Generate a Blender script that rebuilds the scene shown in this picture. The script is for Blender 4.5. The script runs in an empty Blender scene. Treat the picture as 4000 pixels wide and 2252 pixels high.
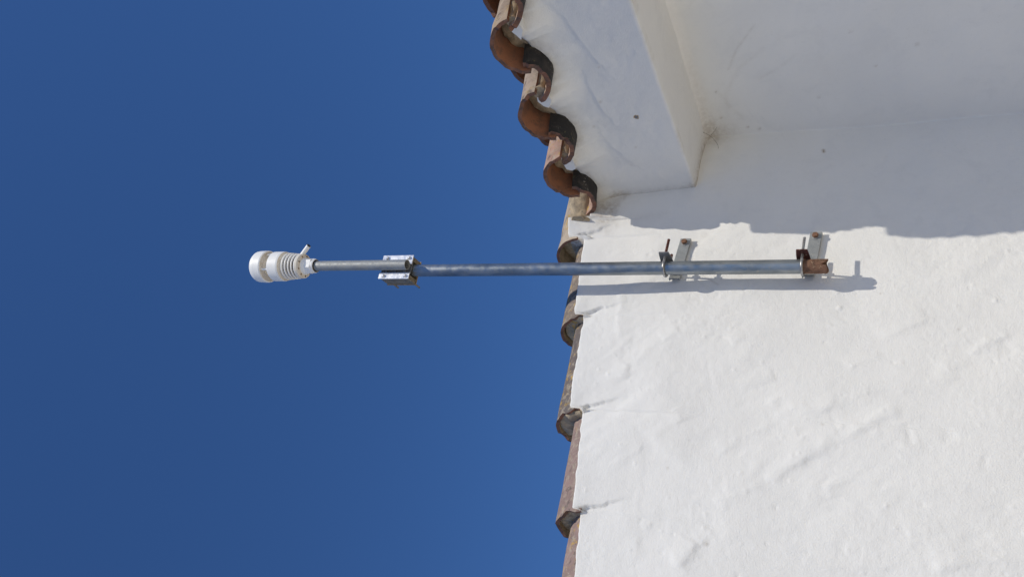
import bpy, math
import numpy as np
from mathutils import Vector, Matrix

# ------------------------------------------------------------------ camera, sky, sun, exposure
S = 0.77                       # metres per layout unit
rad = math.radians
scene = bpy.context.scene
PITCH, YAW = rad(27.0), rad(36.5)
F = Vector((math.sin(YAW)*math.cos(PITCH), math.cos(YAW)*math.cos(PITCH), math.sin(PITCH)))
R = Vector((math.cos(YAW), -math.sin(YAW), 0))
U = R.cross(F)
cam = bpy.data.cameras.new('camera'); camo = bpy.data.objects.new('camera', cam)
scene.collection.objects.link(camo); scene.camera = camo
cam.sensor_width = 36; cam.lens = 36*3543/4000; cam.clip_start = .05; cam.clip_end = 5000
# the phone was held on its side: picture left is up
M = Matrix((-U, R, -F)).transposed().to_4x4()
M.translation = Vector((0, -3*S, 0)); camo.matrix_world = M

SUN = Vector((.125, -1.0, 1.42)).normalized()          # towards the sun
w = bpy.data.worlds.new('World'); scene.world = w; w.use_nodes = True
nt = w.node_tree; nt.nodes.clear()
sky = nt.nodes.new('ShaderNodeTexSky'); sky.sky_type = 'NISHITA'; sky.sun_disc = False
sky.sun_elevation = math.asin(SUN.z); sky.sun_rotation = math.atan2(SUN.x, SUN.y)
sky.altitude = 600; sky.air_density = 1.0; sky.dust_density = 0.0; sky.ozone_density = 10.0
bg = nt.nodes.new('ShaderNodeBackground'); bg.inputs['Strength'].default_value = .096
wo = nt.nodes.new('ShaderNodeOutputWorld')
tn = nt.nodes.new('ShaderNodeMix'); tn.data_type = 'RGBA'; tn.blend_type = 'MULTIPLY'
tn.inputs[0].default_value = 1; tn.inputs[7].default_value = (.63, .82, 1, 1)      # the phone's deep blue rendering of the sky
nt.links.new(sky.outputs[0], tn.inputs[6]); nt.links.new(tn.outputs[2], bg.inputs[0]); nt.links.new(bg.outputs[0], wo.inputs[0])
sl = bpy.data.lights.new('sun', 'SUN'); sl.energy = 3.05; sl.angle = rad(.53); sl.color = (1, .935, .81)
so = bpy.data.objects.new('sun', sl); scene.collection.objects.link(so)
so.rotation_euler = SUN.to_track_quat('Z', 'Y').to_euler(); so.location = (0, 0, 8)
scene.view_settings.view_transform = 'Standard'; scene.view_settings.look = 'None'
scene.view_settings.gamma = 1; scene.view_settings.exposure = 0.06
scene.view_settings.use_curve_mapping = False
scene.cycles.use_denoising = True
scene.cycles.max_bounces = 8; scene.cycles.diffuse_bounces = 5

# ------------------------------------------------------------------ noise
def _h(i, j, s):
    v = np.sin(i*127.1 + j*311.7 + s*74.7)*43758.5453
    return v - np.floor(v)
def vn(x, y, s=0):
    i, j = np.floor(x), np.floor(y); a, b = x-i, y-j
    a = a*a*a*(a*(a*6-15)+10); b = b*b*b*(b*(b*6-15)+10)
    return ((_h(i,j,s)*(1-a)+_h(i+1,j,s)*a)*(1-b) + (_h(i,j+1,s)*(1-a)+_h(i+1,j+1,s)*a)*b)*2-1
def fbm(x, y, scale, s=0, n=4, g=.5):
    t, a = 0, 1.0; x = np.asarray(x, float)/scale; y = np.asarray(y, float)/scale
    c, d = math.cos(.7), math.sin(.7)
    for k in range(n):
        t = t + a*vn(x+13.3*k, y-7.1*k, s+k); a *= g
        x, y = (c*x-d*y)*2.03, (d*x+c*y)*2.03
    return t
def sstep(a, b, x):
    t = np.clip((x-a)/(b-a), 0, 1); return t*t*(3-2*t)

# ------------------------------------------------------------------ materials
def mat(name):
    m = bpy.data.materials.new(name); m.use_nodes = True
    n = m.node_tree; b = n.nodes['Principled BSDF']; return m, n, b
class G:
    """small helper to chain nodes"""
    def __init__(s, n): s.n = n; s.tc = n.nodes.new('ShaderNodeTexCoord')
    def new(s, t, **k):
        o = s.n.nodes.new(t)
        for a, b in k.items(): setattr(o, a, b)
        return o
    def put(s, sock, v):
        if hasattr(v, 'links') or isinstance(v, bpy.types.NodeSocket): s.n.links.new(v, sock)
        else: sock.default_value = v
    def noise(s, scale, detail=4, rough=.55, dist=0, vec=None, stretch=None):
        o = s.new('ShaderNodeTexNoise'); o.inputs['Scale'].default_value = scale
        o.inputs['Detail'].default_value = detail; o.inputs['Roughness'].default_value = rough
        o.inputs['Distortion'].default_value = dist
        v = vec or s.tc.outputs['Object']
        if stretch:
            mp = s.new('ShaderNodeMapping'); mp.inputs['Scale'].default_value = stretch
            s.n.links.new(v, mp.inputs['Vector']); v = mp.outputs[0]
        s.n.links.new(v, o.inputs['Vector']); return o.outputs['Fac']
    def voro(s, scale, feature='F1', rnd=1):
        o = s.new('ShaderNodeTexVoronoi', feature=feature); o.inputs['Scale'].default_value = scale
        o.inputs['Randomness'].default_value = rnd
        s.n.links.new(s.tc.outputs['Object'], o.inputs['Vector']); return o.outputs['Distance']
    def ramp(s, v, a, b, lo=0., hi=1.):
        o = s.new('ShaderNodeMapRange'); o.interpolation_type = 'SMOOTHSTEP'
        s.put(o.inputs['Value'], v); o.inputs['From Min'].default_value = a; o.inputs['From Max'].default_value = b
        o.inputs['To Min'].default_value = lo; o.inputs['To Max'].default_value = hi; return o.outputs[0]
    def mix(s, f, a, b, mode='MIX'):
        o = s.new('ShaderNodeMix', data_type='RGBA', blend_type=mode)
        for sock, v in ((o.inputs[0], f), (o.inputs[6], a), (o.inputs[7], b)):
            if isinstance(v, tuple) and len(v) == 3: v = (*v, 1)
            s.put(sock, v)
        return o.outputs[2]
    def math(s, op, a, b=0.):
        o = s.new('ShaderNodeMath', operation=op); s.put(o.inputs[0], a); s.put(o.inputs[1], b); return o.outputs[0]
    def bump(s, h, strength, dist, prev=None):
        o = s.new('ShaderNodeBump'); o.inputs['Strength'].default_value = strength; o.inputs['Distance'].default_value = dist
        s.n.links.new(h, o.inputs['Height'])
        if prev: s.n.links.new(prev, o.inputs['Normal'])
        return o.outputs[0]
    def attr(s, name):
        o = s.new('ShaderNodeAttribute'); o.attribute_name = name; return o.outputs['Fac']
    def ocol(s): return s.new('ShaderNodeObjectInfo').outputs['Color']

def plaster(name, grain=1.0):
    m, n, b = mat(name); g = G(n)
    c = g.mix(g.ramp(g.noise(3.0, 5), .35, .7), (.805, .795, .765), (.775, .765, .735))
    c = g.mix(g.ramp(g.noise(90, 4, .6), .58, .78, 0, .22), c, (.62, .60, .56))
    c = g.mix(g.ramp(g.noise(9, 5, .7, .5), .50, .68, 0, .35), c, (.71, .705, .685))
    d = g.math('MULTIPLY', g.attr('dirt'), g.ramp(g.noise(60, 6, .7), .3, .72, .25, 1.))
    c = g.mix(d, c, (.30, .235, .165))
    n.links.new(c, b.inputs['Base Color']); b.inputs['Roughness'].default_value = .88
    b.inputs['Specular IOR Level'].default_value = .25
    h = g.bump(g.noise(42, 4, .5), .24*grain, .005)
    h = g.bump(g.noise(240, 4, .65), .80*grain, .0020, h)
    pits = g.ramp(g.voro(75), .0, .16)
    h = g.bump(pits, .25*grain, .0015, h)
    n.links.new(h, b.inputs['Normal']); return m

def tile_mats():
    out = []
    # weathered outside
    m, n, b = mat('tile_weathered'); g = G(n)
    oc = g.ocol()
    c = g.mix(g.ramp(g.noise(22, 5, .6), .35, .68), oc, g.mix(.55, oc, (.19, .145, .125)))
    c = g.mix(g.ramp(g.noise(48, 6, .75), .48, .64, 0, .75), c, (.40, .345, .27))
    c = g.mix(g.ramp(g.noise(26, 6, .75, .4), .53, .68, 0, .8), c, (.075, .066, .06))
    lich = g.math('MULTIPLY', g.ramp(g.noise(46, 5, .65), .54, .64), g.ramp(g.noise(7, 2), .44, .6))
    c = g.mix(g.math('MULTIPLY', lich, .8), c, (.47, .30, .07))
    wl = g.ramp(g.voro(85), .14, .08)
    wl = g.math('MULTIPLY', wl, g.ramp(g.noise(9, 2), .5, .62))
    c = g.mix(g.math('MULTIPLY', wl, .7), c, (.58, .56, .50))
    n.links.new(c, b.inputs['Base Color']); b.inputs['Roughness'].default_value = .92
    b.inputs['Specular IOR Level'].default_value = .2
    h = g.bump(g.noise(60, 6, .65), .6, .004); n.links.new(h, b.inputs['Normal']); out.append(m)
    # inside: cleaner fired clay
    m, n, b = mat('tile_clay'); g = G(n)
    c = g.mix(g.ramp(g.noise(18, 5), .35, .7), (.33, .138, .068), (.21, .10, .06))
    c = g.mix(g.ramp(g.noise(34, 6, .75), .48, .68, 0, .7), c, (.12, .072, .052))
    n.links.new(c, b.inputs['Base Color']); b.inputs['Roughness'].default_value = .9
    n.links.new(g.bump(g.noise(90, 5), .4, .003), b.inputs['Normal']); out.append(m)
    # rim: broken clay edge, sooty
    m, n, b = mat('tile_rim'); g = G(n)
    c = g.mix(g.ramp(g.noise(26, 5, .6), .4, .68), (.21, .10, .065), (.10, .064, .05))
    c = g.mix(g.ramp(g.noise(90, 4), .6, .75, 0, .5), c, (.36, .24, .17))
    n.links.new(c, b.inputs['Base Color']); b.inputs['Roughness'].default_value = .92
    n.links.new(g.bump(g.noise(120, 5), .5, .003), b.inputs['Normal']); out.append(m)
    # belly of the gutter tiles: black mould with pale specks
    m, n, b = mat('tile_mould'); g = G(n)
    c = g.mix(g.ramp(g.noise(24, 5, .6), .45, .75), (.022, .020, .019), (.06, .048, .04))
    sp = g.math('MULTIPLY', g.ramp(g.noise(130, 4, .7), .60, .68), g.ramp(g.noise(12, 3), .42, .62))
    c = g.mix(sp, c, (.42, .39, .33))
    ye = g.math('MULTIPLY', g.ramp(g.noise(80, 3), .6, .68), g.ramp(g.noise(8, 2), .5, .62))
    c = g.mix(ye, c, (.22, .19, .06))
    n.links.new(c, b.inputs['Base Color']); b.inputs['Roughness'].default_value = .95
    n.links.new(g.bump(g.noise(100, 5), .6, .004), b.inputs['Normal']); out.append(m)
    return out
def mortar():
    m, n, b = mat('mortar'); g = G(n)
    c = g.mix(g.ramp(g.noise(35, 6, .65), .35, .68), (.52, .42, .285), (.28, .23, .165))
    c = g.mix(g.ramp(g.noise(120, 5, .7), .55, .7, 0, .8), c, (.10, .092, .08))
    ye = g.math('MULTIPLY', g.ramp(g.noise(60, 4), .58, .66), g.ramp(g.noise(9, 2), .52, .62))
    c = g.mix(ye, c, (.5, .29, .04))
    n.links.new(c, b.inputs['Base Color']); b.inputs['Roughness'].default_value = .95
    h = g.bump(g.noise(60, 6, .7), .9, .008); n.links.new(h, b.inputs['Normal']); return m
def metal(name, c1, c2, rough, scale=30, stretch=None, metallic=.9, dirt=None):
    m, n, b = mat(name); g = G(n)
    f = g.noise(scale, 5, .6, .3, stretch=stretch)
    c = g.mix(g.ramp(f, .35, .68), c1, c2)
    if dirt: c = g.mix(g.ramp(g.noise(scale*2.3, 6, .7), .56, .72, 0, .7), c, dirt)
    n.links.new(c, b.inputs['Base Color']); b.inputs['Metallic'].default_value = metallic
    n.links.new(g.ramp(g.noise(scale*1.7, 4), .3, .7, rough*.8, rough*1.25), b.inputs['Roughness'])
    n.links.new(g.bump(g.noise(scale*5, 4), .12, .002), b.inputs['Normal']); return m
def rust(name, base=(.22, .115, .07)):
    m, n, b = mat(name); g = G(n)
    c = g.mix(g.ramp(g.noise(60, 6, .7), .38, .66), base, tuple(v*.45 for v in base))
    c = g.mix(g.ramp(g.noise(110, 5, .65), .56, .68), c, (.34, .22, .14))
    n.links.new(c, b.inputs['Base Color']); b.inputs['Metallic'].default_value = .15; b.inputs['Roughness'].default_value = .85
    n.links.new(g.bump(g.noise(150, 5), .5, .003), b.inputs['Normal']); return m
def plastic(name, col, dirtcol, amount, rough=.45):
    m, n, b = mat(name); g = G(n)
    c = g.mix(g.ramp(g.noise(24, 3, .5), .45, .75, 0, amount), col, dirtcol)
    n.links.new(c, b.inputs['Base Color']); b.inputs['Roughness'].default_value = rough
    n.links.new(g.bump(g.noise(140, 3), .08, .002), b.inputs['Normal']); return m

PL = plaster('white_limewash_plaster'); PLS = plaster('smooth_white_plaster', .45)
TOUT, TIN, TRIM, TMOULD = tile_mats(); MORT = mortar()
GALV = metal('galvanised_steel', (.34, .36, .37), (.215, .24, .255), .38, 26, (1, 1, .35), .80, (.36, .345, .30))
ZINC = metal('bright_zinc_plate', (.80, .81, .83), (.72, .73, .75), .34, 40, None, .55)
STRAP = metal('painted_steel_strap', (.36, .375, .375), (.28, .295, .30), .5, 50, None, .45, (.60, .58, .53))
DULL = metal('dull_clamp_steel', (.25, .25, .25), (.18, .18, .185), .5, 60, None, .5)
SPACER = metal('blackened_steel', (.27, .235, .175), (.18, .155, .115), .55, 60, None, .3)
TUBE = metal('weathered_zinc_tube', (.36, .37, .36), (.30, .31, .31), .58, 40, (1, 1, .5), .45, (.36, .35, .32))
BOLT = metal('bolt_steel', (.42, .42, .42), (.28, .27, .26), .35, 90, None, .85)
BRASS = metal('yellow_passivated_steel', (.42, .31, .17), (.30, .21, .12), .5, 60, None, .4)
RUST = rust('rust'); RUSTB = rust('dark_red_rust', (.105, .030, .022))
WHITE = plastic('white_plastic', (.88, .88, .86), (.74, .70, .62), .2)
DIRTY = plastic('dusty_white_plastic', (.75, .70, .61), (.52, .43, .32), .6, .7)
CORE = plastic('gap_shade_louvre_core', (.16, .125, .10), (.08, .065, .055), .8, .8)  # dark brown puts the shade between the louvre fins into the colour
DARK = plastic('dark_cavity', (.03, .028, .027), (.05, .045, .04), .5, .7)

# ------------------------------------------------------------------ mesh helpers
COL = scene.collection
class MB:
    def __init__(s): s.v = []; s.f = []; s.m = []; s.sm = []
    def add(s, vs, fs, mi=0, smooth=False):
        o = len(s.v); s.v += [tuple(map(float, p)) for p in vs]
        for f in fs: s.f.append(tuple(i+o for i in f)); s.m.append(mi); s.sm.append(smooth)
    def box(s, c, h, ax=None, mi=0):
        X, Y, Z = ax or (Vector((1,0,0)), Vector((0,1,0)), Vector((0,0,1))); c = Vector(c)
        P = [c+X*(h[0]*i)+Y*(h[1]*j)+Z*(h[2]*k) for k in (-1,1) for j in (-1,1) for i in (-1,1)]
        s.add(P, [(0,2,3,1),(4,5,7,6),(0,1,5,4),(2,6,7,3),(0,4,6,2),(1,3,7,5)], mi)
    def tube(s, path, r, n=12, caps=True, mi=0, smooth=True):
        path = [Vector(p) for p in path]; rs = r if isinstance(r, (list, tuple)) else [r]*len(path)
        rings = []; up = None
        for i, p in enumerate(path):
            t = (path[min(i+1, len(path)-1)]-path[max(i-1, 0)]).normalized()
            if up is None: up = t.orthogonal().normalized()
            up = (up - t*up.dot(t)).normalized(); q = t.cross(up)
            rings.append([p+(up*math.cos(a)+q*math.sin(a))*rs[i] for a in [2*math.pi*k/n for k in range(n)]])
        vs = [v for rg in rings for v in rg]
        fs = [(i*n+k, i*n+(k+1) % n, (i+1)*n+(k+1) % n, (i+1)*n+k) for i in range(len(path)-1) for k in range(n)]
        s.add(vs, fs, mi, smooth)
        if caps:
            s.add(rings[0], [tuple(reversed(range(n)))], mi); s.add(rings[-1], [tuple(range(n))], mi)
    def lathe(s, prof, c, n=40, mi=0, jitter=None):
        """prof = (radius, z) pairs about a vertical axis through c"""
        for (r0, z0), (r1, z1) in zip(prof, prof[1:]):
            vs = []
            for r, z in ((r0, z0), (r1, z1)):
                for k in range(n):
                    a = 2*math.pi*k/n; vs.append((c[0]+r*math.cos(a), c[1]+r*math.sin(a), c[2]+z))
            fs = [(k, (k+1) % n, n+(k+1) % n, n+k) for k in range(n)]
            s.add(vs, fs, mi, True)
    def hexa(s, c, axis, r, h, mi=0, n=6, dome=0):
        a = Vector(axis).normalized(); c = Vector(c); u = a.orthogonal().normalized(); q = a.cross(u)
        ring = lambda rr, hh: [c+a*hh+(u*math.cos(2*math.pi*k/n)+q*math.sin(2*math.pi*k/n))*rr for k in range(n)]
        b, t = ring(r, 0), ring(r, h); t2 = ring(r*.82, h+dome)
        s.add(b+t+t2, [(k, (k+1) % n, n+(k+1) % n, n+k) for k in range(n)] +
              [(n+k, n+(k+1) % n, 2*n+(k+1) % n, 2*n+k) for k in range(n)] + [tuple(range(2*n, 3*n)), tuple(reversed(range(n)))], mi)
    def grid(s, P, mi=0, smooth=True, flip=False):
        a, b, _ = P.shape; o = len(s.v)
        s.v += [tuple(p) for p in P.reshape(-1, 3).tolist()]
        for i in range(a-1):
            for j in range(b-1):
                q = (o+i*b+j, o+i*b+j+1, o+(i+1)*b+j+1, o+(i+1)*b+j)
                s.f.append(q[::-1] if flip else q); s.m.append(mi); s.sm.append(smooth)
    def build(s, name, mats, parent=None, org=(0, 0, 0), bevel=0, dirt=None):
        me = bpy.data.meshes.new(name); o3 = np.array(org)
        q = np.array(s.v); rt_ = parent
        while rt_ is not None and rt_.parent is not None: rt_ = rt_.parent
        if rt_ is not None and rt_.name.split('.')[0] in ('mast_pipe', 'tube_clamp', 'sensor_tube', 'weather_sensor'):
            k = .025*(q[:, 2]-.51); q = q+np.stack([-.777*k, -k, -q[:, 2]/2.9*k], 1)      # the mast leans out a little
        co = (q-o3)*S
        me.from_pydata(co.tolist(), [], s.f)
        for m in (mats if isinstance(mats, (list, tuple)) else [mats]): me.materials.append(m)
        me.polygons.foreach_set('material_index', s.m); me.polygons.foreach_set('use_smooth', s.sm)
        if dirt is not None:
            at = me.attributes.new('dirt', 'FLOAT', 'POINT'); at.data.foreach_set('value', np.asarray(dirt, np.float32))
        me.update()
        o = bpy.data.objects.new(name, me); COL.objects.link(o)
        if parent: o.parent = parent
        else: o.location = Vector(org)*S
        if bevel:
            md = o.modifiers.new('bevel', 'BEVEL'); md.width = bevel*S; md.segments = 2; md.limit_method = 'ANGLE'
        return o
def thing(name, org, label, cat, group=None):
    o = bpy.data.objects.new(name, None); COL.objects.link(o); o.location = Vector(org)*S; o.empty_display_size = .1
    o['label'] = label; o['category'] = cat
    if group: o['group'] = group
    return o
def polyd(x, z, pts):
    """distance to a polyline, signed side, and position 0..1 along it"""
    best = np.full(x.shape, 1e9); side = np.zeros(x.shape); tt = np.zeros(x.shape)
    n = len(pts)-1
    for i in range(n):
        (ax, az), (bx, bz) = pts[i], pts[i+1]; dx, dz = bx-ax, bz-az; L2 = dx*dx+dz*dz
        t = np.clip(((x-ax)*dx+(z-az)*dz)/L2, 0, 1); px, pz = x-ax-t*dx, z-az-t*dz
        d = np.hypot(px, pz); k = d < best
        best = np.where(k, d, best); side = np.where(k, np.sign(dx*(z-az)-dz*(x-ax)), side); tt = np.where(k, (i+t)/n, tt)
    return best, side, tt

# ------------------------------------------------------------------ ground
ZG = -2.05
mb = MB(); g_ = np.zeros((2, 2, 3)); BIG = 1500
for i, x in enumerate((-BIG, BIG)):
    for j, y in enumerate((-BIG, BIG)): g_[i, j] = (x, y, ZG)
mb.grid(g_, flip=True)
m, n, b = mat('sunlit_terrace_paving'); g = G(n)
n.links.new(g.mix(g.ramp(g.noise(.8, 6), .35, .7), (.68, .615, .50), (.60, .54, .44)), b.inputs['Base Color']); b.inputs['Roughness'].default_value = .9
go = mb.build('ground', m); go['kind'] = 'structure'

# ------------------------------------------------------------------ house
HO = (2.6, 0, ZG)
house = thing('house', HO, 'white plastered house with clay roof tiles along its eaves and gable', 'house')
XF = 3.107                                   # face of the side wall
# lower ends of the verge tiles down the gable: x, height of the wall edge right above the tile's lip, tile slope
LIPS = [(2.512, 1.690, .150), (2.080, 1.555, .150), (1.614, 1.456, .135), (1.190, 1.343, .14),
        (.755, 1.250, .145), (.320, 1.150, .145), (-.115, 1.052, .145), (-.55, .953, .145)]
def ztop(x):
    x = np.asarray(x, float); z = LIPS[0][1] + LIPS[0][2]*(x-LIPS[0][0])
    for (a, za, sa), (b_, zb, sb) in zip(LIPS, LIPS[1:]):
        z = np.where(x < a+.012, zb+sb*(x-b_), z)
    z = np.where(x > 2.615, np.minimum(z, 1.598), z)
    z = np.where(x < LIPS[-1][0], LIPS[-1][1]-.06+.15*(x-LIPS[-1][0]), z)
    return z
RIDGES = [  # trowel marks in the gable plaster: polyline, height, soft side width, sharp side width
 ([(1.367,.639),(1.425,.597),(1.496,.521),(1.552,.424)], .0065, .10, .010), ([(1.466,.84),(1.558,.741),(1.625,.633)], .004, .08, .010),
 ([(1.755,.907),(1.772,.847),(1.794,.697),(1.814,.661)], .0035, .08, .012), ([(1.989,.315),(2.05,.214),(2.097,.14)], .004, .06, .010),
 ([(1.693,.24),(1.704,.125)], -.002, .006, .004), ([(1.649,.206),(1.557,.187)], -.0045, .012, .008), ([(1.547,-.032),(1.482,-.04)], -.0045, .010, .007),
 ([(1.93,.02),(1.991,-.038),(2.028,-.114)], .005, .07, .010), ([(2.01,-.088),(1.935,-.118)], -.005, .02, .012),
 ([(1.642,.62),(1.665,.537),(1.707,.422)], .0038, .06, .012), ([(1.334,.798),(1.366,.646)], .003, .07, .012),
 ([(1.99,1.296),(1.90,1.268),(1.80,1.262),(1.764,1.256)], .0046, .05, .012), ([(1.565,1.188),(1.47,1.14),(1.398,1.121),(1.236,1.103),(1.10,1.075),(1.014,1.049)], .0046, .05, .012),
 ([(2.30,1.40),(2.15,1.352),(2.04,1.345),(1.97,1.31)], .004, .05, .012),
 ([(1.141,.124),(1.173,.012),(1.216,-.131)], .006, .07, .008), ([(1.111,.517),(1.104,.421),(1.141,.124)], .0025, .05, .010),
 ([(1.643,.08),(1.597,.079),(1.622,.055)], -.005, .014, .010), ([(1.207,.379),(1.152,.372),(1.151,.406)], -.004, .010, .008),
 ([(1.031,.928),(1.097,.875),(1.136,.86)], .005, .05, .010), ([(1.687,.469),(1.561,.405)], -.0035, .02, .012),
 ([(1.566,1.172),(1.472,.954)], .0035, .05, .010), ([(1.395,.445),(1.345,.421)], .005, .04, .010), ([(1.918,.097),(1.86,.077)], .005, .04, .012),
 ([(1.512,.496),(1.589,.388),(1.655,.304),(1.699,.214)], .005, .08, .011), ([(1.327,.796),(1.237,.77),(1.137,.736)], .004, .07, .02),
 ([(1.508,.225),(1.532,.202),(1.551,.144)], .004, .06, .012), ([(1.241,.197),(1.287,.088)], .0035, .05, .010), ([(1.946,.858),(2.003,.769)], .003, .05, .010),
 ([(1.956,1.139),(2.009,1.065)], .004, .05, .009), ([(1.771,.292),(1.801,.181),(1.84,.032)], .0032, .06, .012), ([(1.733,.671),(1.662,.643),(1.633,.606)], .004, .05, .012),
 ([(1.652,1.028),(1.588,.987)], .004, .05, .014), ([(1.537,1.12),(1.465,1.017),(1.419,.929)], .004, .06, .013), ([(1.399,.461),(1.34,.425)], .004, .05, .014),
 ([(1.151,1.057),(1.205,1.032),(1.257,1.028)], .0045, .05, .012), ([(1.3,-.014),(1.269,-.066)], .0035, .05, .010), ([(1.018,.914),(1.122,.852),(1.185,.795)], .005, .07, .012),
 ([(2.05,.95),(2.12,.80)], .003, .06, .012), ([(1.85,.42),(1.93,.30)], .003, .05, .012), ([(1.30,.30),(1.38,.20),(1.40,.08)], .003, .06, .012),
]
rng = np.random.RandomState(7)
NIBS = [(rng.uniform(.9, 2.5), rng.uniform(-.15, 1.4), rng.uniform(.003, .007), rng.choice([1, 1, 1, -1])*rng.uniform(.0015, .0035)) for _ in range(170)]
def wall_h(x, z):
    """relief of the gable plaster, towards the viewer"""
    lit = sstep(2.75, 2.35, x)
    h = .0075*fbm(x, z, .42, 1, 2) + ((.0016*fbm(x, z, .17, 9, 2)) + .0026*fbm((x*.65-z*.76)/2.8, x*.76+z*.65, .085, 14, 3)*sstep(-.5, .6, fbm(x, z, .5, 15, 2)) + .0005*np.abs(fbm(x, z, .06, 21, 2)) + .0003*fbm(x, z, .02, 31, 2))*(.35+.65*lit)
    rough = sstep(-.1, .5, fbm(x, z, .3, 77, 2))
    h = h + .0005*rough*lit*fbm(x, z, .012, 55, 2)
    for pts, A, w1, w2 in RIDGES:
        d, sd, t = polyd(x, z, pts); k = d < .3
        wob = 1+.35*fbm(x, z, .03, 5, 2)
        sd = sd if w1 < .055 and A > .0045 and len(pts) > 3 else -sd
        e = np.where(sd > 0, np.exp(-(d/(1.7*w2*wob))**2), np.exp(-(d/w1)**1.3)) * (.45+.75*sstep(-.4, .5, fbm(x, z, .09, 17, 2))) * sstep(0, .16, t)*sstep(1, .84, t)
        h = h + np.where(k, (.72 if A > 0 else .5)*A*e, 0)
    for a, c, r, A in NIBS:
        d2 = (x-a)**2+(z-c)**2; h = h + np.where(d2 < .001, A*np.exp(-d2/(r*r)), 0)
    # plaster drawn out to the lip of every verge tile
    zt = ztop(x); dep = np.maximum(zt-z, 0)
    xs = x - .33*np.clip(dep, 0, .2) - .006*fbm(x, z, .03, 3, 2)
    fall = np.clip(1-dep/.24, 0, 1)**1.2
    bul = np.zeros(x.shape)
    prev = LIPS[0][0]+.5
    for a, za, sa in LIPS:
        u = np.clip((prev-xs)/(prev-a), 0, 1)
        on = sstep(a-.003, a+.006, xs)*(xs < prev)
        bul = np.maximum(bul, on*(.35+.65*u**1.2)); prev = a
    h = h - .036*np.clip(1-dep/.40, 0, 1)**1.5*sstep(2.62, 2.5, x)
    h = h + .034*bul*fall + .004*np.exp(-(dep/.05)**2)
    # soft fillet into the side wall
    rr = .006; q = np.clip(x-(XF-rr), 0, rr*.9995)
    return h + rr-np.sqrt(np.maximum(rr*rr-q*q, 0))
def axis_pts(*segs):
    out = []
    for a, b_, st in segs: out += list(np.linspace(a, b_, max(2, int(round((b_-a)/st))+1))[:-1])
    return np.array(out+[segs[-1][1]])
xs = np.concatenate([axis_pts((-1.6, .85, .12), (.85, XF-.006, .0052)), XF-.006+.006*np.sin(np.radians(np.linspace(3, 89, 24)))])
tv = axis_pts((0, .44, .11), (.44, 1.0, .0026*.56))            # bottom part coarse, then even rows
tv = np.concatenate([np.linspace(0, .46, 5)[:-1], np.linspace(.46, 1, 372)])
X, T = np.meshgrid(xs, tv, indexing='ij'); ZT = ztop(X) + (.0035*fbm(X, X*0, .05, 41, 4)) + .004*fbm(X, X*0, .4, 43, 1)
Z = ZG + (ZT-ZG)*T
H = wall_h(X, Z)
P = np.stack([X, -H, Z], -1)
back = P[:, -1:, :].copy(); back[..., 1] += .09; back[..., 2] += .012
back2 = back.copy(); back2[..., 1] = .34
P = np.concatenate([P, back, back2], 1)
mb = MB(); mb.grid(P)
dx_, dz_ = P[..., 0], P[..., 2]
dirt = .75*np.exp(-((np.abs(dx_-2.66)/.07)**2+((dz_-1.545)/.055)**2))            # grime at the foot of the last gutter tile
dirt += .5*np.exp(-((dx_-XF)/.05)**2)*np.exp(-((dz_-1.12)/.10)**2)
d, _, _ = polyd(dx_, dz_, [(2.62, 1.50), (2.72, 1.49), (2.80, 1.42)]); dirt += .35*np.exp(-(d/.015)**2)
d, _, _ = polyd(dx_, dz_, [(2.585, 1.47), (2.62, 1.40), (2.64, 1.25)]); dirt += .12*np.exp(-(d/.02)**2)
d, _, _ = polyd(dx_, dz_, [(2.283, 1.02), (2.262, .985), (2.235, .945)]); dirt += .35*np.exp(-(d/.004)**2)  # thin slanting darker streak beside the mast, below the upper bracket
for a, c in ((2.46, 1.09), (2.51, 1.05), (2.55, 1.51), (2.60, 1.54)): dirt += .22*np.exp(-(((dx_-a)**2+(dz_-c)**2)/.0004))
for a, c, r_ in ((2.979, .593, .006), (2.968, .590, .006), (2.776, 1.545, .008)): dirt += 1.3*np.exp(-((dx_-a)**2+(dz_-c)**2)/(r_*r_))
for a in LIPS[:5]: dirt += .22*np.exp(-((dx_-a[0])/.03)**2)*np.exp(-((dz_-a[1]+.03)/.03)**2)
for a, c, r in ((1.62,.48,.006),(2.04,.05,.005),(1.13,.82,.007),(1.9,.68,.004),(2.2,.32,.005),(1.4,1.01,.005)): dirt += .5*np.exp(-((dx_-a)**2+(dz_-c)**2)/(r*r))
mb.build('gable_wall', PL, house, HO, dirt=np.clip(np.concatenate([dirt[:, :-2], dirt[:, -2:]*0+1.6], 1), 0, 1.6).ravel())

# ---- side wall, coming towards the viewer on the right
ys = axis_pts((-3.2, -1.35, .1), (-1.35, -.0, .0085))
zs = axis_pts((ZG, -.5, .3), (-.5, 1.08, .0085))
Y, Z = np.meshgrid(ys, zs, indexing='ij')
def side_h(y, z): return sstep(-.004, -.25, y)*(.005*fbm(y, z, .45, 61, 3) + .0012*fbm(y, z, .12, 66, 3) + .0004*fbm(y, z, .03, 68, 2))
P = np.stack([XF-side_h(Y, Z), Y, Z], -1)
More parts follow.
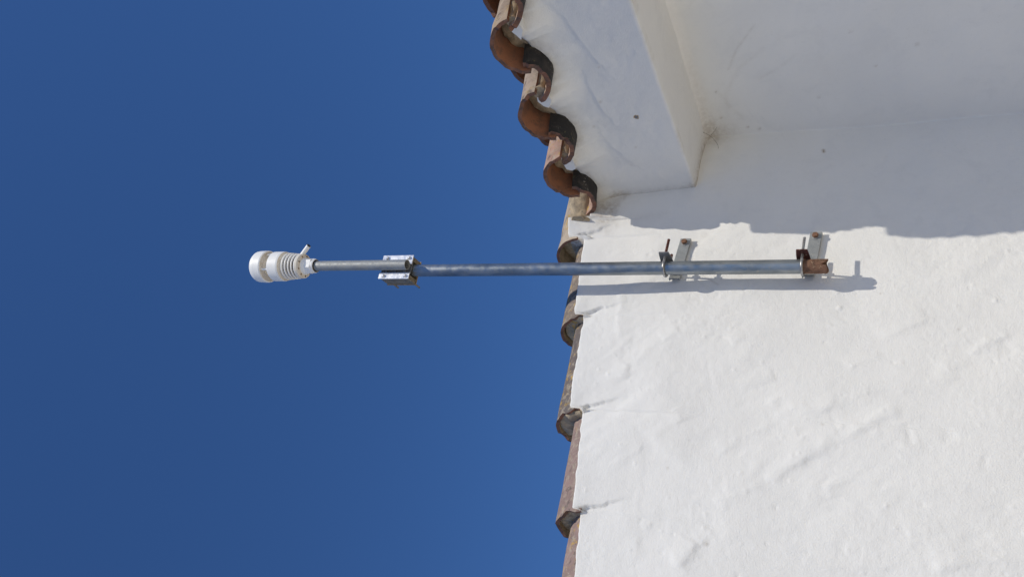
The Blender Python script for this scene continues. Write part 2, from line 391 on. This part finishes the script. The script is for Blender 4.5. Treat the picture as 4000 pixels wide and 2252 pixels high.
# cove up to the soffit
cov = []
for a in np.linspace(12, 90, 8):
    c = P[:, -1, :].copy(); ra = rad(a)
    c[:, 0] -= .042*(1-math.cos(ra)); c[:, 2] = 1.08+.051*math.sin(ra); cov.append(c)
P = np.concatenate([P, np.stack(cov, 1)], 1)
mb = MB(); mb.grid(P)
y_, z_ = P[..., 1], P[..., 2]
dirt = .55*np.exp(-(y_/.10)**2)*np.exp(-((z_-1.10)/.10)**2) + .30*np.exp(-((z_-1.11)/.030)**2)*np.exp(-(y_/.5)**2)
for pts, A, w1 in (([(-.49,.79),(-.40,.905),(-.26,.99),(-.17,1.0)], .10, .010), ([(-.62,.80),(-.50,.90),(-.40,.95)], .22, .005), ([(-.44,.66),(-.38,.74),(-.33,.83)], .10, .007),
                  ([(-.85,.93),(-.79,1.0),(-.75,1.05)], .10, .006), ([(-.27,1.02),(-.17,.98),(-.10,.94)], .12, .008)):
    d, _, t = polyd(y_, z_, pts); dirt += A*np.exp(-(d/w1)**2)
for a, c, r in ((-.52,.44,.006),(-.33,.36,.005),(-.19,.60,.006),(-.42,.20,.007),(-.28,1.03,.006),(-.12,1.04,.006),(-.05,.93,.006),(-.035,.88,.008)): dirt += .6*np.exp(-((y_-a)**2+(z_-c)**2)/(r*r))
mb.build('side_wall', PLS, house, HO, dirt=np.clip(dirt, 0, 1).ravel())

# ---- cornice under the eaves: flat soffit, then a face that leans out to the tiles
COVERS = [-.300, -.672, -1.032, -1.41, -1.77, -2.13, -2.49]
GUTTERS = [-.116, -.478, -.845, -1.215, -1.59, -1.95, -2.31, -2.67]
def eave_dz(y): return .055*(np.maximum(y, -1.4)+.32)
ys = axis_pts((-3.2, -1.42, .06), (-1.42, .004, .0062))
rows = []
def xB(y): return 2.796+.035*np.maximum(y, -1.6)
wave = np.zeros(len(ys))
for c in GUTTERS: wave = np.maximum(wave, np.exp(-((ys-c+.03)/.135)**4))
wob = fbm(ys, ys*0, .05, 90, 3)
dz = eave_dz(ys)
xt = 2.672 + .062*wave + .006*wob; zt = 1.612 + dz + .007*wob      # scalloped upper edge, closing up to the gutter tiles
for c in GUTTERS:
    q = np.clip(.1125**2-(ys-c)**2, 0, None); zt = np.where(np.abs(ys-c) < .109, np.minimum(zt, 1.617+dz+.175*(xt-2.615)+.1125*.309-np.sqrt(q)+.004*wob), zt)
xi = XF-.042
rows.append(np.stack([ys*0+XF+.03, ys, ys*0+1.126], -1))
for t in np.linspace(0, 1, 25)[:-1]:                       # soffit
    x = xi+(xB(ys)-xi)*t; rows.append(np.stack([x, ys, 1.131-.0015*fbm(x, ys, .2, 70, 2) - .004*(1-t)**6], -1))
for a in (0, 30, 60):                                       # soft arris
    x = xB(ys)-.006*math.sin(rad(a)); rows.append(np.stack([x, ys, 1.131+.006*(1-math.cos(rad(a)))+.001*wob], -1))
nf = 84
for t in np.linspace(.02, 1, nf):
    z = 1.137+(zt-1.137)*t
    x0 = xB(ys)-.006+(2.752-xB(ys))*t**1.0
    flare = sstep(.62, 1, np.full(len(ys), t))**1.3
    x = x0+(xt-2.752)*flare
    h = (.004*fbm(ys, z, .3, 81, 3)+.0018*fbm(ys, z, .09, 84, 3)+.0006*fbm(ys, z, .025, 86, 2))*min(1, t*6)
    dgr, sd, tt = polyd(ys, z, [(-1.2, 1.47), (-1.05, 1.405), (-.93, 1.38), (-.80, 1.34)]); h = h + .004*np.where(sd > 0, np.exp(-(dgr/.012)**2), np.exp(-dgr/.05))*(t < .97)
    dgr, sd, tt = polyd(ys, z, [(-.72, 1.42), (-.60, 1.41), (-.52, 1.395)]); h = h + .004*np.where(sd > 0, np.exp(-(dgr/.012)**2), np.exp(-dgr/.05))
    dgr, sd, tt = polyd(ys, z, [(-.42, 1.45), (-.33, 1.43), (-.2, 1.36)]); h = h + .003*np.where(sd > 0, np.exp(-(dgr/.012)**2), np.exp(-dgr/.05))
    rows.append(np.stack([x-h, ys, z], -1))
for k, e in ((.03, .004), (.09, .012), (.30, .05)):         # closes back under the tiles
    r = rows[25+3+nf-1].copy(); r[:, 0] += k; r[:, 2] += e; rows.append(r)
P = np.stack(rows, 1)
mb = MB(); mb.grid(P)
y_, z_, x_ = P[..., 1], P[..., 2], P[..., 0]
nrm = (z_-1.137)/(zt[:, None]-1.137)
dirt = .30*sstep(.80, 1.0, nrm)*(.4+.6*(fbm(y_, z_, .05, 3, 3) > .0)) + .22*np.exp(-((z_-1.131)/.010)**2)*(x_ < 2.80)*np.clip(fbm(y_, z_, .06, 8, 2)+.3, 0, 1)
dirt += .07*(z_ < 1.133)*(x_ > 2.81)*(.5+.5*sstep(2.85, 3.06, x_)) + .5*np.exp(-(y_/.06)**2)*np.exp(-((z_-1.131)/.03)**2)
dirt += .7*np.exp(-(y_/.05)**2)*np.exp(-((z_-1.50)/.05)**2) + .3*np.exp(-(y_/.03)**2)  # last term: darker all along the edge meeting the gable wall
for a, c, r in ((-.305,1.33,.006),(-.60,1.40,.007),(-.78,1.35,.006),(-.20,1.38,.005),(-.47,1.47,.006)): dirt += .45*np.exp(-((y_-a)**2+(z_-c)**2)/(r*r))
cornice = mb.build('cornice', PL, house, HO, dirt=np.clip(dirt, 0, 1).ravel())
# old plugged anchor hole in the cornice face: ring of grey filler round a broken plug
def on_cornice(y, z):
    i = np.argmin(np.abs(ys-y)); j = 28+np.argmin(np.abs(P[i, 28:28+nf, 2]-z)); return Vector(P[i, j])
c = on_cornice(-.487, 1.278)
mb = MB(); nn = 14
for rr, hh, rr2, hh2, mi in ((.014, -.001, .010, .002, 0), (.010, .002, .007, .0015, 0), (.007, .0015, .001, .001, 1)):
    vs = [c+Vector((-q, math.cos(2*math.pi*k/nn)*r*(1+.2*math.sin(3*k)), math.sin(2*math.pi*k/nn)*r*(1+.2*math.cos(2*k)))) for r, q in ((rr, hh), (rr2, hh2)) for k in range(nn)]
    mb.add(vs, [(k, (k+1) % nn, nn+(k+1) % nn, nn+k) for k in range(nn)], mi)
mb.build('anchor_plug', [MORT, DULL], cornice, HO)

# ---- roof: slab, then every tile its own piece
PIT = .2265
mb = MB()
A = [(2.74, y, 1.60+d) for y in (-3.2, .0) for d in (0, .02)]
def slab(x0, x1, y0, y1, z0):
    vs = []
    for dz in (0, .05):
        for x, y in ((x0, y0), (x1, y0), (x1, y1), (x0, y1)): vs.append((x, y, z0+PIT*(x-x0)+dz))
    mb.add(vs, [(3, 2, 1, 0), (4, 5, 6, 7), (0, 1, 5, 4), (1, 2, 6, 5), (2, 3, 7, 6), (3, 0, 4, 7)])
slab(2.86, 5.2, -3.2, .10, 1.585)
slab(-1.6, 5.2, .105, 3.0, 1.600+PIT*(-1.6-2.6))
roof = mb.build('tiled_roof', MORT, house, HO)
tile_no = [0]
def tile(x, yc, ze, slope, L, r0, r1, cover=True, half=80, th=.019, col=(.33, .22, .17), chip=.008, yaw=0., mouthtwist=0., inner=1):
    """half-barrel clay tile; (x, yc, ze) = middle of the chord of its lower lip, r0 lower radius, r1 upper radius"""
    k = tile_no[0]; tile_no[0] += 1
    n = math.hypot(1, slope); u = np.array((1/n, math.sin(yaw), slope/n)); u /= np.linalg.norm(u)
    v = np.array((-math.sin(yaw), math.cos(yaw), 0)); wv = np.cross(u, v); sg = 1 if cover else -1
    na, nl = 22, 9
    th_ = np.linspace(-rad(half), rad(half), na); ss = np.linspace(0, 1, nl)
    TH, SS = np.meshgrid(th_, ss, indexing='ij')
    rr = r0+(r1-r0)*SS + .0035*fbm(TH*.12, SS*L, .08, 100+k, 2)
    lip = chip*fbm(TH*.14, TH*0, .02, 200+k, 3)+mouthtwist*np.sin(TH)
    s_ = SS*L + lip*(1-SS)**4
    def shell(rad_, extra=0):
        base = np.array((x, yc, ze))
        chord = (r0+(r1-r0)*SS)*math.cos(rad(half))
        return base + u*s_[..., None] + v*(rad_*np.sin(TH))[..., None] + wv*(sg*(rad_*np.cos(TH)-chord))[..., None]
    o_, i_ = shell(rr), shell(rr-th)
    mb = MB(); fl = not cover
    mo, mi_ = (0, 1) if cover else (3, 0)
    mb.grid(o_, mo, True, flip=fl); mb.grid(i_, mi_, True, flip=not fl)
    rimw = lambda a, b_: np.stack([a, (a*.5+b_*.5), b_], 0)
    for a, b_, f in ((o_[:, 0], i_[:, 0], False), (o_[:, -1], i_[:, -1], True), (o_[0], i_[0], True), (o_[-1], i_[-1], False)):
        q = rimw(a, b_); q[1] += (q[1]-np.stack([a, b_], 0).mean(0))
        mb.grid(q, 2, False, flip=f ^ fl)
    o = mb.build('roof_tile', [TOUT, (TIN if inner else MORT), TRIM, TMOULD], roof, HO); o.color = (*col, 1)
    return o
rt = np.random.RandomState(3)
def tint(c, s=.05): return tuple(float(np.clip(v*(1+rt.uniform(-s, s)), 0, 1)) for v in c)
PINK = (.46, .30, .23); TAN = (.40, .32, .245); GREY = (.20, .165, .145); PURP = (.27, .195, .175)
# eaves: cover tiles with their open ends towards the viewer, gutter tiles between them
XE = 2.615
for i, y in enumerate(COVERS):
    e = float(eave_dz(np.array(y))); ze = 1.608+e; rW = (.143, .138, .136)[i % 3]
    tile(XE+rt.uniform(-.008, .008), y, ze, .165, .56, rW, .112, th=.016, col=tint((PINK, TAN, TAN)[i % 3]), yaw=rt.uniform(-.015, .015), mouthtwist=rt.uniform(-.01, .01))
    for c in (1, 2):
        tile(XE+.335+.44*(c-1)+rt.uniform(-.015, .015), y+rt.uniform(-.008, .008), ze+.137+.1*(c-1), .165, .56, rW+.008, .112, col=tint(PURP), yaw=rt.uniform(-.02, .02))
for i, y in enumerate(GUTTERS):
    e = float(eave_dz(np.array(y)))
    tile(XE+.004+rt.uniform(-.006, .010), y, 1.617+e, .175, .60, .112, .135, cover=False, half=72, th=.02, col=tint(PINK), yaw=rt.uniform(-.015, .015))
    tile(XE+.47, y, 1.617+e+.105, .175, .60, .112, .135, cover=False, half=72, th=.02, col=tint(PINK))
# verge: one row running on down the gable
VC = [(.47, .385, .295), (.22, .18, .15), (.135, .118, .112), (.29, .205, .185), (.30, .21, .19), PURP, PURP, GREY]
for i, (x, z, s_) in enumerate(LIPS):
    ln = .58 if i else .62
    tile(x, .157+.003*rt.uniform(-1, 1), z-.038, s_, ln, .150, .108, half=88, th=.014, inner=0, col=VC[i], chip=.010, mouthtwist=rt.uniform(-.008, .008))
for c in (1, 2): tile(LIPS[0][0]+.46*c, .150, LIPS[0][1]-.03+.10*c, .15, .58, .150, .118, half=80, col=tint(TAN))

# mortar: lumpy fills in the open tile ends, and beds under tile edges
def lump(pts2d, xa, xb, slope, seed, amp=.008, name='mortar_fill', parent=roof, mt=MORT):
    """mortar plug: outline in (y, z), from xa (the seen face) back to xb"""
    q = np.array(pts2d); c = q.mean(0); mb = MB(); n = len(q); rows = []
    for f in (.0, .35, .7, .92, 1.0):
        p = c+(q-c)*f; xx = xa-.5*amp*(1-f)+amp*fbm(p[:, 0], p[:, 1], .03, seed, 3)+(.009*max(0, f-.9)/.1)
        rows.append(np.stack([xx, p[:, 0], p[:, 1]], -1))
    bk = rows[-1].copy(); bk[:, 1:] = c+(bk[:, 1:]-c)*.86; bk[:, 0] = xb; bk[:, 2] += slope*(xb-xa); rows.append(bk)
    Pq = np.stack(rows, 0); Pq = np.concatenate([Pq, Pq[:, :1]], 1); mb.grid(Pq, 0, True)
    return mb.build(name, mt, parent, HO)
def dome_outline(yc, ze, r, half, low, n=15, thin=.018):
    a = np.linspace(-rad(half), rad(half), n); c = math.cos(rad(half))*r
    top = [(yc+(r-thin)*math.sin(t), ze+(r-thin)*math.cos(t)-c) for t in a]
    bot = [(yc+(r-thin)*math.sin(rad(half))*(1-2*k/6), ze-low*(.6+.4*math.sin(k*1.9))) for k in range(1, 6)]
    return top+bot
for i, (x, z, s_) in enumerate(LIPS[:6]):
    dpt = (.060, -.004, -.004, .004, .0, .0)[i]
    lump(dome_outline(.157, z-.038+s_*dpt, .150, 88, .02, thin=.012), x+dpt, x+dpt+.035, s_, 300+i, .008)
for i, y in enumerate(COVERS[:4]):
    e = float(eave_dz(np.array(y))); ze = 1.608+e
    lump(dome_outline(y, ze+.018, .139, 80, .03), XE+.115, XE+.24, .17, 320+i, .012)
def bed(path, r, seed, name='mortar_bed'):
    mb = MB(); n = 9; rows = []
    for k, (p, q) in enumerate(path):
        p = np.array(p); ry, rz = q
        ring = []
        for a in np.linspace(0, 2*math.pi, n+1):
            f = 1+.35*float(fbm(np.array(k*.03+seed), np.array(math.cos(a)*.05), .03, seed, 2))
            ring.append(p+np.array((0, math.cos(a)*ry*f, math.sin(a)*rz*f)))
        rows.append(ring)
    mb.grid(np.array(rows), 0, True, flip=True)
    mb.add(rows[0][:-1], [tuple(range(n))]); mb.add(rows[-1][:-1], [tuple(reversed(range(n)))])
    return mb.build(name, MORT, roof, HO)
for i, y in enumerate(COVERS[:4]):
    e = float(eave_dz(np.array(y)))
    for sgn, off in ((-1, .108),):
        bed([((XE+(.028 if sgn < 0 else .095)+.03*k, y+sgn*(off-.002*k), 1.606+e+.165*.03*k), (.020+.005*math.sin(k*2.1+i), .026+.005*math.cos(k*1.7+i))) for k in range(14)], .02, 400+i*2+(sgn > 0))
for i, y in enumerate(COVERS[:4]):                          # white plaster squeezed up inside the cover tiles
    e = float(eave_dz(np.array(y)))
    o = bed([((XE+.034+.02*k+.004*math.sin(i*3+k), y-.062+.004*k, 1.604+e+.004*k), (.052+.006*math.sin(k*2+i), .026+.004*math.cos(k*1.3+i*2))) for k in range(6)], .02, 470+i, 'plaster_fill')
    o.data.materials[0] = PL
bed([((2.598+.03*k, -.022+.006*math.sin(k*1.3), 1.655+.135*.03*k), (.030, .056+.007*math.sin(k*2.3))) for k in range(15)], .03, 450)

# ------------------------------------------------------------------ mast on the gable wall
PX, PY = 2.2575, -.093; PR = .0285; Z0, Z1 = .511, 2.52
mast = thing('mast_pipe', (PX, PY, Z0), 'long galvanised steel mast pipe bracketed upright to the white gable wall', 'pipe')
def pipe(mb, cx, cy, za, zb, r, n=40, mi=0, rag=None, seed=0, th=.004):
    zz = np.concatenate([np.linspace(za, za+.03, 4)[:-1], np.linspace(za+.03, zb, 14)])
    a = np.linspace(0, 2*math.pi, n+1)
    A_, Zz = np.meshgrid(a, zz, indexing='ij')
    if rag is not None: Zz = Zz + (rag(A_)*np.clip(1-(Zz-za)/.03, 0, 1))
    o_ = np.stack([cx+r*np.cos(A_), cy+r*np.sin(A_), Zz], -1); i_ = np.stack([cx+(r-th)*np.cos(A_), cy+(r-th)*np.sin(A_), Zz], -1)
    mb.grid(o_, mi, True, flip=True); mb.grid(i_, mi, True)
    mb.grid(np.stack([o_[:, 0], i_[:, 0]], 0), mi, False); mb.grid(np.stack([o_[:, -1], i_[:, -1]], 0), mi, False, flip=True)
ZR = .602
mb = MB(); pipe(mb, PX, PY, ZR, Z1, PR); mb.build('pipe', GALV, mast, (PX, PY, Z0))
mb = MB(); pipe(mb, PX, PY, Z0, ZR+.002, PR+.0003, rag=lambda A_: .004*np.sin(3*A_)+.018*np.exp(-((np.mod(A_-4.35, 6.283))/.28)**2)-.004, th=.0055)
o = mb.build('rusty_end', RUST, mast, (PX, PY, Z0)); o['label'] = 'rusty broken lower end of the pipe'

def bracket(zb, xb, za, platemat, rodmat, label, tip=.0):
    k = .025*(zb-.51); PX, PY = globals()['PX']-.777*k, globals()['PY']-k
    org = (xb, 0, za)
    t = thing('wall_bracket', org, label, 'bracket', 'brackets holding the mast to the gable wall')
    # U-profile arm from the wall bolt to behind the mast
    a = Vector((xb+.022, -.013, za)); e = Vector((PX+.010, -.017, za+.012))
    d = (e-a).normalized(); zv = Vector((0, 0, 1)); nn = d.cross(zv).normalized()
    if nn.y > 0: nn = -nn
    mid = (a+e)/2; hl = (e-a).length/2
    mb = MB(); mb.box(mid, (hl, .0022, .0235), (d, nn, zv))
    mb.build('arm', STRAP, t, org, bevel=.001)
    for sg in (-1, 1):
        mb = MB(); mb.box(mid-nn*.0065+zv*sg*.0213, (hl-.001, .0042, .0021), (d, nn, zv)); mb.build('arm_flange', STRAP, t, org, bevel=.0008)
    # hex wall bolt with its washer
    c = a+d*.024+nn*.0025
    mb = MB(); mb.hexa(c, nn, .0165, .0025, n=18, dome=.0004); w_ = mb.build('washer', STRAP, t, org)
    mb = MB(); mb.hexa(c+nn*.003, nn, .0125, .010, dome=.002); mb.build('hex_bolt', RUST, t, org)
    # U-bolt lying level round the mast, threaded ends to the right
    ro = .0052; rb = PR+ro+.0015; path = []
    for k in range(6): path.append((PX+.118+tip-(.118+tip)*k/5*1.0, PY-rb, zb))
    for k in range(1, 12):
        an = math.pi*k/12; path.append((PX-rb*math.sin(an)*.98, PY-rb*math.cos(an), zb-.0)) 
    for k in range(6): path.append((PX+(.100)*k/5, PY+rb, zb))
    mb = MB(); mb.tube(path[1:], ro, 10); ub = mb.build('u_bolt', BOLT, t, org)
    mb = MB(); mb.tube([(PX+.052, PY-rb, zb), (PX+.112+tip, PY-rb, zb)], ro+.0006, 10); mb.build('threaded_end', rodmat, ub, org)
    mb = MB(); mb.tube([(PX+.052, PY+rb, zb), (PX+.098, PY+rb, zb)], ro+.0006, 10); mb.build('threaded_end', RUSTB, ub, org)
    # clamp plate on edge beside the mast, with nuts behind it
    mb = MB(); q = []
    for k in range(9):
        s_ = -1+2*k/8; q.append((PY+.012+.074*s_, .021+.006*(1-s_*s_)))
    n = len(q); xa, xb2 = PX+PR+.0045, PX+PR+.0095
    outl = [(y, zb+h) for y, h in q]+[(y, zb-h) for y, h in reversed(q)]
    vs = [(xx, y, z) for xx in (xa, xb2) for y, z in outl]; N = len(outl)
    mb.add(vs, [tuple(range(N)), tuple(reversed(range(N, 2*N)))]+[(k, N+k, N+(k+1) % N, (k+1) % N) for k in range(N)])
    mb.build('clamp_plate', platemat, t, org, bevel=.0012)
    for sg in (-1, 1):
        mb = MB(); mb.hexa((xb2+.0005, PY+sg*rb, zb), (1, 0, 0), .0105, .009); mb.build('nut', rodmat, t, org)
    return t
bracket(1.146, 2.458, 1.122, DULL, RUSTB, 'upper mast bracket with grey clamp plate and rust red thread, nearer the roof tiles', .012)
bracket(.597, 2.476, .577, RUSTB, BOLT, 'lower mast bracket with rust brown clamp plate, at the broken pipe end', .005)

# ------------------------------------------------------------------ clamp joining the thin tube to the mast
an = rad(13); N_ = Vector((-math.sin(an), -math.cos(an), 0)); T_ = Vector((math.cos(an), -math.sin(an), 0)); K_ = Vector((0, 0, 1))
ZC = 2.482; pc = Vector((PX, PY, ZC)); TX = pc+N_*.067
clamp = thing('tube_clamp', pc, 'bright zinc two plate clamp with bolts joining thin tube to mast', 'clamp')
AX = (T_, N_, K_)
def part(name, mats, items, bev=.0012, parent=clamp):
    mb = MB()
    for c, h in items: mb.box(pc+T_*c[0]+N_*c[1]+K_*c[2], h, AX)
    return mb.build(name, mats, parent, pc, bevel=bev)
part('front_plate', ZINC, [((.0375, .0425, 0), (.0235, .0018, .087))])
part('front_plate', ZINC, [((-.0445, .0425, 0), (.0165, .0018, .087))])
tr = part('saddle', DULL, [((.0, .0335, 0), (.030, .0018, .086)), ((-.0288, .0375, 0), (.0016, .0028, .086))])
for zz in (-.052, .0, .052): part('saddle_rib', GALV, [((-.021, .0385, zz), (.006, .003, .006))], parent=tr)
part('back_plate', BRASS, [((.0, -.0335, 0), (.060, .0022, .084))])
part('spacer', SPACER, [((.046, .006, -.0), (.011, .036, .080))]); part('spacer', SPACER, [((-.046, .006, -.0), (.011, .036, .080))])
for tx in (-.046, .046):
    for zz in (-.062, .062):
        c = pc+T_*tx+N_*.0440+K_*zz
        mb = MB(); mb.hexa(c, N_, .0085, .006, n=12, dome=.0025); b_ = mb.build('bolt_head', ZINC, clamp, pc)
        mb = MB(); mb.tube([pc+T_*tx-N_*.036+K_*zz, pc+T_*tx-N_*.096+K_*zz], .0048, 10); mb.build('bolt_shank', DULL, b_, pc)

tube = thing('sensor_tube', (TX.x, TX.y, 2.40), 'thin galvanised tube clamped to mast top and carrying the weather sensor', 'pipe')
mb = MB(); pipe(mb, TX.x, TX.y, 2.402, 2.985, .0243, 36, th=.0035); mb.build('tube', TUBE, tube, (TX.x, TX.y, 2.40))
mb = MB(); mb.lathe([(.0205, 2.425-2.40), (.0001, 2.425-2.40)], (TX.x, TX.y, 2.40), 24); mb.build('tube_hollow_shade', DARK, tube, (TX.x, TX.y, 2.40))  # dark disc: shade inside the open tube end, painted in

# ------------------------------------------------------------------ weather sensor
SO = (TX.x, TX.y, 2.945)
sens = thing('weather_sensor', SO, 'white plastic ultrasonic weather sensor with cap and louvre fins on the thin tube', 'sensor')
def lat(name, mt, prof, parent=sens, n=48):
    mb = MB(); mb.lathe([(r, (z-SO[2])*.955) for r, z in prof], SO, n); return mb.build(name, mt, parent, SO)
cap = lat('cap', WHITE, [(.0001, 3.352), (.055, 3.350), (.070, 3.344), (.0775, 3.332), (.0795, 3.318), (.0805, 3.272), (.0785, 3.266), (.074, 3.266), (.0735, 3.275)])
lat('cap_underside', DIRTY, [(.0738, 3.272), (.045, 3.270), (.040, 3.262), (.022, 3.256), (.0001, 3.256)], cap)
for k in range(4):
    a = rad(40+90*k); p = (SO[0]+.061*math.cos(a), SO[1]+.061*math.sin(a))
    mb = MB(); mb.tube([(p[0], p[1], 3.209), (p[0], p[1], 3.256)], .0055, 12); mb.build('post', WHITE, sens, SO)
lat('body', WHITE, [(.0001, 3.222), (.060, 3.224), (.070, 3.224), (.0745, 3.218), (.0745, 3.160), (.0725, 3.150)])
lat('body_skirt', DIRTY, [(.0725, 3.150), (.056, 3.143), (.050, 3.136)])
lat('louvre_core', CORE, [(.050, 3.136), (.050, 3.04)])
for k, z in enumerate((3.128, 3.108, 3.088, 3.068, 3.049)):
    r = .068-.0016*k
    lat('louvre_fin', WHITE, [(.050, z+.007), (r-.003, z+.002), (r, z-.001), (r, z-.006), (r-.003, z-.007), (.050, z-.003)])
base = lat('base', DIRTY, [(.0615, 3.043), (.0605, 3.030), (.056, 3.024), (.042, 3.022)])
for k in range(9):
    a = rad(20+40*k); p = Vector((SO[0]+.050*math.cos(a), SO[1]+.050*math.sin(a), 3.0190))
    mb = MB(); mb.hexa(p, (0, 0, -1), .0038, .0016, n=10); mb.build('drain_hole', RUST, base, SO)
lat('neck', WHITE, [(.042, 3.0215), (.040, 3.010), (.036, 2.998), (.0345, 2.955), (.0325, 2.948), (.0245, 2.948)])
mb = MB(); mb.hexa((SO[0], SO[1], 2.962), (0, 0, 1), .0405, .030, dome=.004); mb.build('collar_nut', WHITE, sens, SO, bevel=.002)
lat('collar_hole_shade', DARK, [(.0305, 2.9475), (.0300, 2.944), (.0245, 2.944)])  # dark ring stands in for the shade of the hole round the tube
q0 = Vector(SO)+R*.047; q0.z = 3.047; q1 = Vector(SO)+R*.100; q1.z = 2.996
mb = MB(); mb.tube([q0, q1], .0112, 16); st = mb.build('side_spout', WHITE, sens, SO)
dd = (q1-q0).normalized()
mb = MB(); mb.tube([q1-dd*.001, q1+dd*.003], .0098, 14); mb.build('spout_tip', DARK, st, SO)

# ------------------------------------------------------------------ cobweb in the corner under the soffit
CO = (3.07, -.05, 1.10); mb = MB()
for a, m_, e in (((3.070, -.075, 1.128), (3.080, -.045, 1.098), (3.062, -.018, 1.080)), ((3.080, -.045, 1.098), (3.088, -.050, 1.085), (3.100, -.075, 1.066)),
                 ((3.062, -.020, 1.080), (3.040, -.010, 1.060), (3.015, -.006, 1.062))):
    a, m_, e = Vector(a), Vector(m_), Vector(e)
    mb.tube([a*(1-t)**2+m_*2*t*(1-t)+e*t*t for t in (0, .25, .5, .75, 1)], [.0009, .0007, .0006, .0006, .0004], 6)
m, n, b = mat('dusty_cobweb'); b.inputs['Base Color'].default_value = (.10, .075, .055, 1); b.inputs['Roughness'].default_value = 1
o = mb.build('cobweb', m, None, CO); o['label'] = 'dark dusty cobweb strands in the corner under the white soffit'; o['category'] = 'cobweb'
